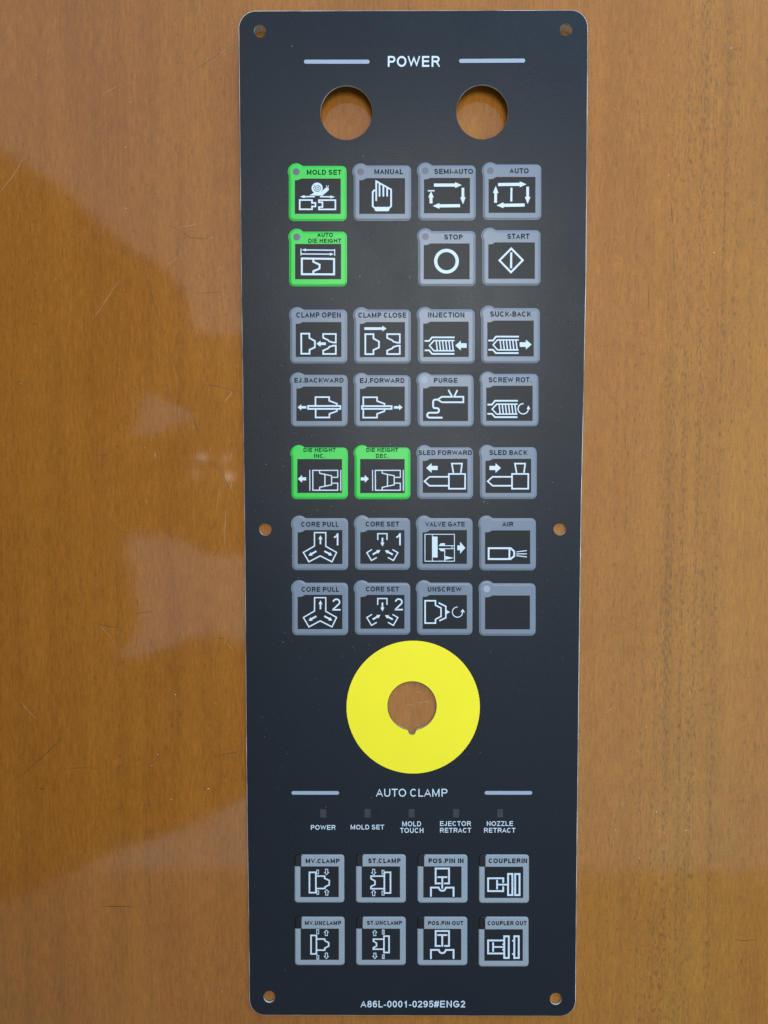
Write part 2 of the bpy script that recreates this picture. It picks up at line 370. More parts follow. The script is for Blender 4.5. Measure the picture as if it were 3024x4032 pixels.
light = [(ZA, [(0, 1255), (60, 1180), (110, 1110), (160, 1010)], 3), (ZA, [(605, 2085), (660, 2010), (725, 1910), (780, 1830)], 2.5),
    (ZA, [(660, 622), (738, 578), (787, 545)], 2.5), (ZA, [(310, 390), (345, 365)], 2.5), (ZA, [(230, 492), (252, 482)], 3),
    (ZA, [(1262, 470), (1410, 372), (1556, 268)], 2), (ZA, [(1150, 1497), (1200, 1480), (1290, 1462)], 2.5),
    (ZA, [(1090, 1730), (1160, 1685)], 2.5), (ZA, [(1410, 1772), (1458, 1735)], 3), (ZA, [(1360, 1562), (1398, 1545)], 3), (ZA, [(815, 965), (830, 958)], 5),
    (ZB, [(1012, 795), (1013, 835)], 5), (ZB, [(1500, 860), (1512, 800)], 4), (ZB, [(1465, 468), (1520, 402)], 3), (ZB, [(1500, 1045), (1520, 970)], 3),  # pale scratches here also paint in the bright glints beside the panel
    (ZB, [(1475, 1160), (1470, 1300), (1468, 1420)], 2.6), (ZB, [(1432, 1030), (1415, 1180)], 2.2), (ZB, [(1375, 765), (1372, 795)], 4),
    (ZB, [(1540, 245), (1562, 220)], 3), (ZB, [(640, 1920), (720, 2000), (760, 2080)], 2), (ZB, [(1480, 2045), (1520, 2090)], 3), (ZB, [(945, 760), (948, 775)], 4),
    (ZB, [(1268, 620), (1262, 650)], 3), (ZB, [(1350, 340), (1352, 360)], 3), (ZB, [(955, 1095), (958, 1140)], 2.5),
    (ZC, [(130, 95), (180, 160), (245, 225)], 3), (ZC, [(1390, 100), (1418, 122)], 3), (ZC, [(975, 522), (1000, 522)], 4), (ZC, [(1105, 745), (1130, 742)], 4),
    (ZC, [(1465, 628), (1478, 602)], 2), (ZS, [(315, 175), (358, 140)], 4), (ZS, [(395, 785), (440, 758)], 3), (ZS, [(265, 662), (282, 648)], 4), (ZS, [(165, 1905), (172, 1860)], 4),
    (ZR, [(1280, 1380), (1320, 1350)], 4), (ZR, [(1150, 325), (1160, 315)], 7), (ZR, [(372, 735), (384, 728)], 5),
    (ZU, [(1640, 2768), (1700, 2760)], 2.5), (ZU, [(1590, 2776), (1635, 2772)], 2), (ZU, [(1635, 2728), (1660, 2722)], 4), (ZU, [(1610, 2711), (1635, 2708)], 2)]
for nm, data, mt, dz in (('scratches', dark, M_SCRD, 0.00002), ('scratches', light, M_SCRL, 0.00004)):
    V, F = [], []
    for fr, pts, wd in data: ribbon(V, F, fr, pts, wd * .72, dz)
    o = mesh_obj(nm, V, F, mt, table); o['kind'] = 'stuff'

# ------------------------------------------------------------------ the panel sheet
panel = empty('control_panel_overlay', (0, 0, ZT), 'long black control panel overlay with grey and green keys on the wooden table', 'control panel')
PANEL = panel
left = [(939.6, 112), (940.5, 200), (943.5, 500), (947.9, 900), (949.6, 1100), (955.5, 1540), (961.5, 1980), (964, 2180), (967, 2600), (970, 3000), (972.5, 3200), (977, 3520), (981, 3832), (981.5, 3935)]
right = [(2267, 3940), (2267.8, 3832), (2270.5, 3520), (2274, 3200), (2276.5, 3000), (2281, 2600), (2286.5, 2180), (2289.5, 1980), (2299, 1540), (2308, 1100), (2309.5, 900), (2312.5, 500), (2315, 200), (2315, 106)]
def corner(p0, pc, p1, n=14):     # quarter-round between p0 and p1 with square corner pc
    out = []
    for k in range(1, n):
        a = math.pi / 2 * k / n
        out.append((pc[0] + (p0[0] - pc[0]) * (1 - math.sin(a)) + (p1[0] - pc[0]) * (1 - math.cos(a)),
                    pc[1] + (p0[1] - pc[1]) * (1 - math.sin(a)) + (p1[1] - pc[1]) * (1 - math.cos(a))))
    return out
def dens(pts, step=22):
    out = []
    for k in range(len(pts) - 1):
        a, b = Vector(pts[k]), Vector(pts[k + 1]); n = max(1, int((b - a).length / step))
        for j in range(n): out.append(tuple(a.lerp(b, j / n)))
    out.append(pts[-1]); return out
outline = dens(left) + corner((981.5, 3935), (981.8, 3998), (1044, 3998)) + dens([(1044, 3998), (1620, 3999.5), (2204, 4002)]) + \
    corner((2204, 4002), (2267, 4002.3), (2267, 3940)) + dens(right) + corner((2315, 106), (2314.5, 38.8), (2247, 38.8)) + \
    dens([(2247, 38.8), (1620, 40.5), (1008, 42)]) + corner((1008, 42), (939.4, 42.5), (939.6, 112))
# drop duplicates
def circ(cx, cy, rx, ry, n=72): return [(cx + rx * math.cos(2 * math.pi * k / n), cy + ry * math.sin(2 * math.pi * k / n)) for k in range(n)]
NCX, NCY, NR = 1622.5, 2779.3, 94.4
def notch(grow=0.0):
    r = NR + grow; a0 = math.radians(79); a1 = math.radians(101)
    pts = []
    for k in range(81):
        a = a1 + (2 * math.pi - (a1 - a0)) * k / 80
        pts.append((NCX + r * math.cos(a), NCY + r * math.sin(a)))
    gx = grow
    pts += [(NCX + 13 + gx, 2878 + gx * .3), (NCX + 10.5 + gx, 2885), (NCX + 8 + gx, 2889 + gx * .5), (NCX + 3, 2891.5 + gx), (NCX - 3, 2891.5 + gx), (NCX - 8 - gx, 2889 + gx * .5), (NCX - 10.5 - gx, 2885), (NCX - 13 - gx, 2878 + gx * .3)]
    return pts
holes = [circ(1363.8, 443.7, 101.9, 106.8), circ(1898.8, 440.9, 102.3, 107.4), circ(1023.7, 122.4, 23.6, 24.7, 40), circ(2229, 116.6, 24.4, 23.8, 40),
         circ(1045, 2084.3, 23.8, 24, 40), circ(2204.4, 2083.9, 24.4, 23.6, 40), circ(1060.7, 3924.8, 22.8, 22.9, 40), circ(2188.4, 3932.9, 23.2, 23.2, 40), notch()]
def w2(pts):
    out = []
    for p in pts:
        q = P(*p); q = Vector((q.x, q.y))
        if not out or (q - out[-1]).length > 1e-5: out.append(q)
    if (out[0] - out[-1]).length < 1e-5: out.pop()
    return out
def offs(pts, d):
    n = len(pts); A = sum(pts[k].x * pts[(k + 1) % n].y - pts[(k + 1) % n].x * pts[k].y for k in range(n)); s = 1 if A > 0 else -1
    out = []
    for k in range(n):
        t = (pts[(k + 1) % n] - pts[k - 1]).normalized(); out.append(pts[k] + Vector((-t.y, t.x)) * d * s)   # +d = inward
    return out
TH = 0.0009
loops = [w2(outline)] + [w2(h) for h in holes]
CH = 0.00024
inner = [offs(loops[0], CH)] + [offs(l, -0.00004) for l in loops[1:]]
bm = bmesh.new()
edges = []
for l in inner:
    vs = [bm.verts.new((p.x, p.y, 0)) for p in l]
    for k in range(len(vs)): edges.append(bm.edges.new((vs[k], vs[(k + 1) % len(vs)])))
bmesh.ops.triangle_fill(bm, edges=edges, use_beauty=True, use_dissolve=False, normal=(0, 0, 1))
for k in range(1, 60):
    y = -0.24 + k * 0.008
    bmesh.ops.bisect_plane(bm, geom=bm.verts[:] + bm.edges[:] + bm.faces[:], plane_co=(0, y, 0), plane_no=(0, 1, 0))
for f in bm.faces:
    if f.normal.z < 0: f.normal_flip()
for v in bm.verts: v.co.z = lift(v.co.y)
vv = [v.co.copy() for v in bm.verts]; bm.verts.index_update(); ff = [[v.index for v in f.verts] for f in bm.faces]; bm.free()
sheet = mesh_obj('face_sheet', vv, ff, M_SHEET, panel)
nv = len(vv)
under = mesh_obj('backing_sheet', [(v.x, v.y, v.z - TH) for v in vv], [f[::-1] for f in ff], M_UNDER, panel)
for idx, (l, inn) in enumerate(zip(loops, inner)):
    # subdivide so the rim follows the curl
    def sub(pts):
        return pts
    prof = [(inn, 0.0), (l, -0.00016), (l, -TH + 0.0001), (offs(l, 0.00008 if idx == 0 else -0.00008), -TH)]
    V, F = [], []
    n = len(l)
    for pts, dz in prof:
        for p in pts: V.append((p.x, p.y, lift(p.y) + dz))
    for r in range(len(prof) - 1):
        for k in range(n):
            j = (k + 1) % n; F.append((r * n + k, (r + 1) * n + k, (r + 1) * n + j, r * n + j))
    c = Vector((0, 0, 0)) if idx == 0 else sum((Vector(v) for v in V), Vector()) / len(V)
    o = mesh_obj('cut_edge', V, F, M_EDGE, panel, c)
    if idx: o.name = 'hole_edge'

# yellow emergency-stop ring, printed round the notched hole
fl = Flat(ZU, 0.00004)
oc = circ(1627.0, 2784.2, 262.5, 261.5, 96)
nc = notch(2.5)
V = []; F = []
bm = bmesh.new(); edges = []
for l in (oc, nc):
    l2 = []
    for p in l:
        q = P(*p, 0.00004)
        if not l2 or (q - l2[-1]).length > 1e-5: l2.append(q)
    vs = [bm.verts.new(q) for q in l2]
    for k in range(len(vs)): edges.append(bm.edges.new((vs[k], vs[(k + 1) % len(vs)])))
bmesh.ops.triangle_fill(bm, edges=edges, use_beauty=True, normal=(0, 0, 1))
for f in bm.faces:
    if f.normal.z < 0: f.normal_flip()
bm.verts.index_update()
mesh_obj('yellow_ring', [v.co.copy() for v in bm.verts], [[v.index for v in f.verts] for f in bm.faces], M_YEL, panel, P(1627, 2784, 0)); bm.free()

# headings, rules, indicator windows
def pill(frame, box, skew=0.0):
    x0, y0, x1, y1 = box; r = (y1 - y0) / 2; cy = (y0 + y1) / 2; pts = []
    for k in range(13):
        a = math.pi / 2 + math.pi * k / 12; pts.append((x0 + r + r * math.cos(a), cy + r * math.sin(a)))
    for k in range(13):
        a = -math.pi / 2 + math.pi * k / 12; pts.append((x1 - r + r * math.cos(a), cy + skew + r * math.sin(a)))
    f = Flat(frame, 0.00004); f.poly(pts); return f.build('heading_rule', M_LINE, PANEL)
ZP = (1150, 190, .5847); ZL = (1100, 3060, .3255); ZQ = (1600, 3060, .3255); ZM = (1120, 3060, .6148)
pill(ZP, (80, 77, 522, 104)); pill(ZP, (1125, 71.5, 1570, 98.5), -2)
pill(ZL, (147, 169, 722, 212)); pill(ZQ, (948, 168, 1523, 212))
def words(name, frame, items, mat, parent, dz=0.00004, bold=0.15):
    f = Flat(frame, dz)
    for b, box in items: f.text(b, box, bold)
    return f.build(name, mat, parent)
words('heading', ZP, [('POWER', (645, 52, 996, 125))], M_WHITE, panel, bold=0.175)
words('heading', ZL, [('AUTO CLAMP', (1168, 141, 2033, 236))], M_WHITE, panel, bold=0.135)
words('indicator_name', ZL, [('POWER', (381, 580, 680, 637))], M_WHITE, panel, bold=0.165)
words('indicator_name', ZL, [('MOLD SET', (863, 576, 1268, 633))], M_WHITE, panel, bold=0.165)
words('indicator_name', ZM, [('MOLD', (755, 283, 875, 315)), ('TOUCH', (741, 325, 890, 357))], M_WHITE, panel, bold=0.165)
words('indicator_name', ZQ, [('EJECTOR', (408, 533, 782, 590)), ('RETRACT', (407, 614, 785, 671))], M_WHITE, panel, bold=0.165)
words('indicator_name', ZQ, [('NOZZLE', (974, 533, 1290, 590)), ('RETRACT', (940, 614, 1320, 671))], M_WHITE, panel, bold=0.165)
words('part_number', (1380, 3900, .3014), [('A86L-0001-0295#ENG2', (130, 134, 1498, 221))], M_WHITE, panel, bold=0.165)
for fr, bx in ((ZL, (495, 388, 567, 489)), (ZL, (1030, 386, 1103, 488)), (ZL, (1565, 385, 1637, 488)), (ZQ, (565, 385, 637, 488)), (ZQ, (1100, 387, 1170, 488))):
    f = Flat(fr, 0.00004); f.poly([(bx[0], bx[1]), (bx[2], bx[1]), (bx[2], bx[3]), (bx[0], bx[3])]); f.build('indicator_window', M_LED, panel)

# ------------------------------------------------------------------ keys
A = (1100, 620, .3255); B = (1620, 620, .3255); C = (1100, 1190, .3255); D = (1620, 1190, .3255)
E = (1100, 1730, .3255); Fz = (1620, 1730, .3255); G = (1120, 2010, .31344); Hz = (1620, 2010, .31344)
J = (1120, 3340, .31344); K = (1600, 3340, .31344)
KT = 0.00042                    # height of the embossed key top
def key_ring(rect, rad, bump, d, n=300):
    """outline of the key inset by d photo pixels: rounded rectangle, with the round bump of the indicator at its corner"""
    x0, y0, x1, y1 = rect[0] + d, rect[1] + d, rect[2] - d, rect[3] - d; r = max(2.0, rad - d)
    cx, cy = (x0 + x1) / 2, (y0 + y1) / 2; hx, hy = (x1 - x0) / 2, (y1 - y0) / 2
    out = []
    for k in range(n):
        a = 2 * math.pi * (k + .5) / n
        ux, uy = math.cos(a), math.sin(a)
        lo, hi = 0.0, 400.0
        for _ in range(15):
            m = (lo + hi) / 2; qx, qy = abs(ux * m) - (hx - r), abs(uy * m) - (hy - r)
            sd = math.hypot(max(qx, 0), max(qy, 0)) + min(max(qx, qy), 0) - r
            if sd < 0: lo = m
            else: hi = m
        t = lo
        if bump:
            bx, by, br = bump[0] - cx, bump[1] - cy, bump[2] - d
            b_ = ux * bx + uy * by; disc = b_ * b_ - (bx * bx + by * by - br * br)
            if disc > 0 and b_ > 0:
                t2 = b_ + math.sqrt(disc)
                if b_ - math.sqrt(disc) < t: t = max(t, t2)
        out.append((cx + ux * t, cy + uy * t))
    return out
def key(frame, rect, win, cap, sym, color='grey', dot=None, led=None, label=None, bump=True, bold=0.205):
    k = frame[2]; RIGID[0] = None
    full = lambda r: (frame[0] + r[0] * k, frame[1] + r[1] * k, frame[0] + r[2] * k, frame[1] + r[3] * k)
    fr = full(rect)
    mat = {'grey': M_GREY if bump else M_SILVER, 'green': M_GREEN}[color]
    yc = P((fr[0] + fr[2]) / 2, (fr[1] + fr[3]) / 2).y; RIGID[0] = (yc, curl(yc), (curl(yc + .002) - curl(yc - .002)) / .004)
    bc = (fr[0] + 27.8, fr[1] + 22.4, 32.6) if bump else None
    if dot: bc = (frame[0] + dot[0] * k, frame[1] + dot[1] * k, 32.8)
    rad = 19.0 if bump else 13.0
    if bump: prof = [(0, 0.00003), (2.3, 0.00006), (4.2, 0.00026), (6.5, KT - .00006), (9.0, KT)]
    else: prof = [(0, 0.00002), (1.5, 0.00025), (3.2, KT - .00005), (6.0, KT)]
    n = 220; V = []; F = []; MI = []
    for d, z in prof:
        for p in key_ring(fr, rad, bc, d, n): V.append(P(p[0], p[1], z))
    cxy = [key_ring(fr, rad, bc, 2, n)[i] for i in range(n)]
    wf = full(win)
    lx, ly = wf[0] + 3.9, wf[1]
    for r in range(len(prof) - 1):
        for i in range(n):
            j = (i + 1) % n; F.append((r * n + i, (r + 1) * n + i, (r + 1) * n + j, r * n + j))
            MI.append(1 if (not bump and cxy[i][0] < lx and cxy[i][1] < ly) else 0)
    F.append([(len(prof) - 1) * n + i for i in range(n)][::-1]); MI.append(0)
    o0 = P((fr[0] + fr[2]) / 2, (fr[1] + fr[3]) / 2, 0)
    kb = mesh_obj('key', V, F, [mat, M_CORNER], PANEL, o0, matidx=MI)
    # make sure faces look up
    me = kb.data
    if me.polygons[-1].normal.z < 0: me.flip_normals()
    kb['label'] = label
    # dark window, its corner nibbled by the round indicator area
    x0, y0, x1, y1 = wf; f = Flat(ZU, KT + 0.00003)
    pts = [(x1, y0), (x1, y1), (x0, y1)]
    if bump and color != 'plain_green' and bc and not (color == 'green' and (sym and sym.__name__ in ('s_autodie', 's_dieinc', 's_diedec'))):
        bx, by, br = bc[0], bc[1], 33.3
        if abs(x0 - bx) < br and abs(y0 - by) < br:
            ya = by + math.sqrt(br * br - (x0 - bx) ** 2); xa = bx + math.sqrt(br * br - (y0 - by) ** 2)
            a0 = math.atan2(ya - by, x0 - bx); a1 = math.atan2(y0 - by, xa - bx)
            pts += [(bx + br * math.cos(a0 + (a1 - a0) * t / 10), by + br * math.sin(a0 + (a1 - a0) * t / 10)) for t in range(11)]
        else: pts.append((x0, y0))
    else: pts.append((x0, y0))
    f.poly(pts); f.build('window', M_WIN, kb)
    if not bump:                 # smoked lamp window in the corner
        f = Flat(ZU, KT + 0.00003)
        e = 6.0
        f.poly([(fr[0] + e, fr[1] + e), (lx, fr[1] + e), (lx, ly), (fr[0] + e, ly)])
        f.build('corner_print', M_WIN, kb)
        f = Flat(ZU, KT + 0.00006)
        f.poly([(fr[0] + e + .5, fr[1] + e), (lx - 2.5, fr[1] + e), (lx - 2.5, ly - 2.5), (fr[0] + e + .5, ly - 2.5)])
        f.build('indicator_window', M_CORNER, kb)
    if cap:
        words('caption', frame, cap, M_INKG if color == 'green' else M_INK, kb, KT + 0.00003, bold)
    if dot:
        f = Flat(frame, KT + 0.00003); f.disc(dot, dot[2] if len(dot) > 2 else 43, n=36)
        f.build('indicator_dot', M_PALE if led == 'pale' else M_DOT, kb)
    if sym:
        f = Flat(frame, KT + 0.00007); sym(f); f.build('symbol', [M_WHITE, M_WIN], kb)
    RIGID[0] = None
    return kb

def s_mold(f):
    f.arrow(430, 474, 250, 474, 16, 38, 55); f.arrow(492, 474, 672, 478, 16, 38, 55)
    f.line([(246, 515), (395, 515), (395, 550), (437, 550), (437, 593), (395, 593), (395, 627), (246, 627)], 20, True)
    f.line([(678, 516), (478, 516), (478, 542), (521, 542), (521, 600), (478, 600), (478, 628), (678, 628)], 20, True)
    f.poly([(362, 459), (410, 432), (440, 420), (510, 415), (545, 378), (572, 362), (597, 372), (598, 392), (580, 412), (545, 440), (522, 461)])
    f.line([(577, 368), (568, 337)], 9); f.line([(586, 368), (593, 337)], 9)
    f.disc((457, 371), 67, n=40)
    pts = []
    for k in range(60):
        a = k / 59 * 4.6 * math.pi; r = 4 + 44 * k / 59
        pts.append((462 + r * math.cos(a + 2.2), 371 + r * math.sin(a + 2.2)))
    f.line(pts, 8, mi=1)
def s_hand(f):
    f.line([(1172, 398), (1148, 398), (1129, 418), (1129, 590), (1155, 611), (1330, 611), (1352, 588), (1352, 388), (1172, 288), (1172, 518)], 22, rnd=True)
    for x, y in ((1212, 325), (1258, 350), (1304, 372)): f.line([(x, y), (x, 464)], 22, rnd=True)
    f.poly([(1150, 598), (1330, 598), (1330, 638), (1318, 650), (1165, 650), (1152, 636)])
def s_autodie(f):
    f.line([(261, 1102), (261, 1185)], 13); f.line([(669, 1107), (669, 1190)], 12)
    f.arrow(664, 1122, 270, 1118, 14, 36, 52); f.arrow(267, 1167, 662, 1170, 14, 36, 52)
    f.line([(272, 1222), (662, 1227), (662, 1414), (272, 1412)], 26, True)
    f.line([(411, 1232), (411, 1262), (487, 1297), (485, 1345), (411, 1376), (411, 1404)], 25)
def s_semi(f):
    f.arrow(272, 334, 610, 334, 38, 72, 82); f.arrow(623, 367, 623, 567, 33, 66, 85); f.arrow(588, 583, 257, 587, 38, 70, 82)
    f.arrow(237, 556, 237, 408, 36, 66, 75); f.line([(197, 403), (280, 403)], 18)
def s_auto(f):
    f.arrow(1048, 328, 1392, 324, 38, 72, 82); f.arrow(1406, 353, 1406, 562, 33, 68, 85); f.arrow(1370, 575, 1030, 580, 38, 72, 85)
    f.arrow(1018, 548, 1020, 345, 34, 68, 85); f.line([(1210, 367), (1208, 532)], 26)
def s_stop(f): f.arc(424, 1255, 130, 44, 0, 2 * math.pi, 64)
def s_start(f):
    f.line([(1208, 1101), (1347, 1243), (1204, 1389), (1065, 1245)], 26, True); f.line([(1208, 1148), (1205, 1340)], 28)
def s_copen(f):
    f.line([(264, 380), (363, 380), (363, 432), (430, 470), (430, 545), (365, 575), (365, 623), (266, 623)], 22, True)
    f.arrow(562, 502, 448, 502, 32, 76, 50)
    f.line([(530, 384), (683, 384), (683, 488), (648, 487), (602, 473), (590, 458), (530, 430)], 21, True)
    f.line([(530, 626), (683, 626), (683, 524), (655, 524), (602, 541), (592, 557), (530, 585)], 21, True)
def s_cclose(f):
    f.arrow(1028, 319, 1296, 319, 32, 70, 50)
    f.line([(1040, 386), (1138, 386), (1138, 438), (1205, 476), (1205, 548), (1138, 578), (1138, 628), (1040, 628)], 22, True)
    f.line([(1304, 386), (1457, 386), (1457, 489), (1424, 489), (1377, 475), (1365, 460), (1304, 432)], 21, True)
    f.line([(1304, 627), (1457, 627), (1457, 525), (1430, 526), (1377, 542), (1366, 558), (1304, 585)], 21, True)
def s_ejb(f):
    f.arrow(326, 1271, 222, 1271, 30, 74, 42); f.line([(348, 1255), (738, 1255), (738, 1290), (348, 1290)], 22, True)
    f.line([(437, 1246), (437, 1148), (603, 1148), (603, 1192), (696, 1227), (696, 1246)], 20)
    f.line([(439, 1300), (439, 1394), (605, 1394), (605, 1351), (696, 1318), (696, 1300)], 20)
def s_ejf(f):
    f.arrow(1386, 1272, 1490, 1272, 30, 74, 42); f.line([(1000, 1257), (1358, 1257), (1358, 1290), (1000, 1290)], 22, True)
    f.line([(1015, 1246), (1015, 1150), (1182, 1150), (1182, 1195), (1272, 1228), (1272, 1246)], 20)
    f.line([(1015, 1300), (1015, 1396), (1182, 1396), (1182, 1350), (1272, 1318), (1272, 1300)], 20)
def screw(f, up, lo, sc_, x0, ya, yb, step=38.5):
    f.line(up, 22); f.line(lo, 22); f.line(sc_, 18)
    for k in range(6): f.line([(x0 + k * step, ya), (x0 + 13 + k * step, yb)], 17)
def s_inj(f):
    screw(f, [(160, 468), (215, 468), (250, 425), (522, 425)], [(160, 582), (215, 582), (250, 625), (520, 625)],
          [(520, 464), (272, 464), (218, 525), (272, 587), (520, 587)], 300, 470, 582)
    f.arrow(668, 524, 530, 524, 55, 120, 68)
def s_suck(f):
    screw(f, [(931, 463), (988, 463), (1022, 416), (1300, 416)], [(931, 575), (986, 575), (1022, 615), (1296, 615)],
          [(1298, 456), (1042, 456), (988, 514), (1042, 577), (1296, 577)], 1072, 462, 572)
    f.arrow(1310, 512, 1454, 512, 55, 120, 70)
def s_purge(f):
    f.line([(490, 1144), (368, 1144), (318, 1178), (368, 1210), (628, 1210), (628, 1144), (512, 1144)], 22)
    f.line([(447, 1060), (497, 1152)], 22); f.line([(556, 1062), (512, 1152)], 22)
    f.line([(325, 1178), (288, 1178), (270, 1184), (262, 1202), (262, 1262), (270, 1276), (288, 1281), (312, 1281), (328, 1290), (334, 1308), (328, 1328), (312, 1337), (215, 1337), (198, 1345), (190, 1365), (196, 1386), (212, 1396), (377, 1396)], 24)
def s_rot(f):
    screw(f, [(920, 1238), (975, 1238), (1012, 1192), (1287, 1192)], [(920, 1350), (975, 1350), (1010, 1390), (1282, 1390)],
          [(1284, 1233), (1032, 1233), (976, 1294), (1032, 1353), (1282, 1353)], 1060, 1239, 1348)
    f.arc(1352, 1289, 62, 15, math.radians(-85), math.radians(-362), 40); f.poly([(1393, 1292), (1416, 1248), (1438, 1294)])
def die(f, o, xs):
    f.line([(xs[0], 370), (xs[0] + 1, 622)], 12); f.line([(xs[1], 370), (xs[1], 622)], 13)
    f.line([(640 + o, 459), (706 + o, 459), (706 + o, 375), (404 + o, 375), (405 + o, 615), (706 + o, 615), (706 + o, 530), (640 + o, 530)], 14)
    f.line([(487 + o, 380), (487 + o, 410), (632 + o, 440), (632 + o, 550), (487 + o, 580), (487 + o, 610)], 14)
    f.line([(551 + o, 426), (551 + o, 562)], 14)
def s_dieinc(f): f.arrow(324, 478, 224, 478, 38, 92, 50); die(f, 0, (368, 743))
def s_diedec(f): f.arrow(985, 478, 1083, 478, 38, 92, 50); die(f, 757, (1127, 1499))
def sled(f, o):
    f.line([(508 + o, 405), (488 + o, 293), (612 + o, 293), (597 + o, 405)], 20)
    f.line([(453 + o, 418), (650 + o, 418), (649 + o, 597), (453 + o, 597)], 20, True)
    f.line([(445 + o, 453), (218 + o, 453), (158 + o, 507), (218 + o, 561), (445 + o, 561)], 20)
def s_sledf(f): f.arrow(317, 346, 178, 346, 50, 118, 66); sled(f, 0)
def s_sledb(f): f.arrow(944, 346, 1083, 346, 50, 118, 66); sled(f, 764)
def pull(f, o, dig, box):
    f.line([(377 + o * .003, 278 + o), (519, 278 + o), (519, 450 + o), (655, 527 + o), (597, 645 + o), (449, 570 + o), (307, 645 + o), (238, 527 + o), (377, 447 + o)], 17, True)
    f.arrow(452, 424 + o, 452, 312 + o, 20, 52, 48); f.arrow(401, 511 + o, 302, 568 + o, 22, 50, 45); f.arrow(501, 510 + o, 602, 566 + o, 22, 50, 45)
    f.text(dig, box, 0.125)
def s_pull1(f): pull(f, 0, '1', (617, 287, 678, 438))
def s_pull2(f): pull(f, 817, '2', (602, 1105, 705, 1257))
def cset(f, o, dig, box):
    f.line([(1172, 370 + o), (1172, 291 + o), (1288, 291 + o), (1288, 370 + o)], 16); f.arrow(1231, 342 + o, 1231, 452 + o, 20, 50, 48)
    f.line([(1100, 490 + o), (1035, 530 + o), (1093, 628 + o), (1160, 590 + o)], 16); f.line([(1357, 490 + o), (1425, 530 + o), (1368, 628 + o), (1300, 590 + o)], 16)
    f.arrow(1109, 553 + o, 1206, 497 + o, 22, 50, 45); f.arrow(1361, 554 + o, 1262, 500 + o, 22, 50, 45)
    f.text(dig, box, 0.125)
def s_set1(f): cset(f, 0, '1', (1400, 285, 1462, 437))
def s_set2(f): cset(f, 815, '2', (1386, 1103, 1488, 1255))
def s_valve(f):
    f.line([(170, 299), (540, 299), (540, 637), (170, 637)], 10, True); f.line([(263, 302), (263, 634)], 9)
    f.poly([(263, 328), (328, 328), (328, 590), (263, 590)])
    f.poly([(340, 447), (368, 412), (422, 412), (422, 447)]); f.line([(420, 443), (538, 443)], 10)
    f.poly([(340, 477), (422, 477), (422, 512), (372, 512)]); f.line([(345, 480), (538, 480)], 10); f.line([(510, 445), (510, 478)], 9)
    f.line([(418, 505), (418, 634)], 12); f.poly([(425, 572), (535, 597), (425, 618)]); f.arrow(577, 469, 676, 469, 60, 150, 65)
def s_air(f):
    f.line([(970, 474), (1246, 474), (1291, 514), (1291, 572), (1246, 610), (970, 610)], 25, True); f.line([(1231, 480), (1231, 604)], 24)
    f.line([(1318, 521), (1450, 504)], 12); f.line([(1318, 545), (1450, 545)], 12); f.line([(1318, 567), (1450, 584)], 12)
def s_unscrew(f):
    f.line([(172, 1134), (302, 1134), (302, 1190), (372, 1225), (372, 1330), (302, 1368), (302, 1415), (172, 1415)], 20, True)
    f.line([(342, 1160), (432, 1205), (432, 1348), (350, 1386)], 20); f.poly([(438, 1250), (485, 1277), (438, 1303)])
    f.arc(578, 1277, 64, 12, math.radians(-88), math.radians(-364), 40); f.poly([(617, 1277), (645, 1237), (672, 1277)])
def harrow(f, x, y, d):        # hollow arrow, tip at (x, y), d = +1 points down
    f.line([(x - 14, y - 72 * d), (x + 14, y - 72 * d), (x + 14, y - 30 * d), (x + 26, y - 30 * d), (x, y - 2 * d), (x - 26, y - 30 * d), (x - 14, y - 30 * d)], 9, True)
def rectl(f, x0, y0, x1, y1, wd): f.line([(x0, y0), (x1, y0), (x1, y1), (x0, y1)], wd, True)
def s_mvc(f):
    rectl(f, 314, 302, 395, 558, 21); rectl(f, 405, 273, 428, 322, 9); rectl(f, 407, 535, 430, 580, 9)
    f.line([(402, 350), (505, 350), (505, 378), (563, 405), (563, 458), (508, 488), (508, 506), (402, 506)], 20)
    harrow(f, 530, 334, 1); harrow(f, 532, 518, -1)
def s_stc(f):
    f.line([(1248, 350), (1087, 350), (1087, 383), (1138, 412), (1138, 455), (1087, 480), (1087, 508), (1248, 508)], 20)
    rectl(f, 1255, 302, 1332, 562, 21); rectl(f, 1226, 276, 1251, 325, 9); rectl(f, 1226, 538, 1251, 588, 9)
    harrow(f, 1121, 336, 1); harrow(f, 1121, 524, -1)
def s_mvu(f):
    rectl(f, 334, 1095, 402, 1327, 21); rectl(f, 405, 1023, 430, 1075, 9); rectl(f, 407, 1347, 431, 1394, 9)
    f.line([(412, 1140), (505, 1140), (508, 1162), (556, 1187), (556, 1228), (506, 1256), (506, 1280), (412, 1280)], 20)
    harrow(f, 526, 1025, -1); harrow(f, 527, 1388, 1)
def s_stu(f):
    f.line([(1244, 1142), (1117, 1142), (1117, 1166), (1157, 1192), (1157, 1228), (1117, 1250), (1117, 1268), (1244, 1268)], 20)
    rectl(f, 1250, 1104, 1314, 1310, 21); rectl(f, 1229, 1026, 1254, 1080, 8); rectl(f, 1230, 1337, 1255, 1386, 8)
    f.line([(1242, 1026), (1242, 1080)], 5); f.line([(1243, 1337), (1243, 1386)], 5)
    harrow(f, 1134, 1027, -1); harrow(f, 1136, 1389, 1)
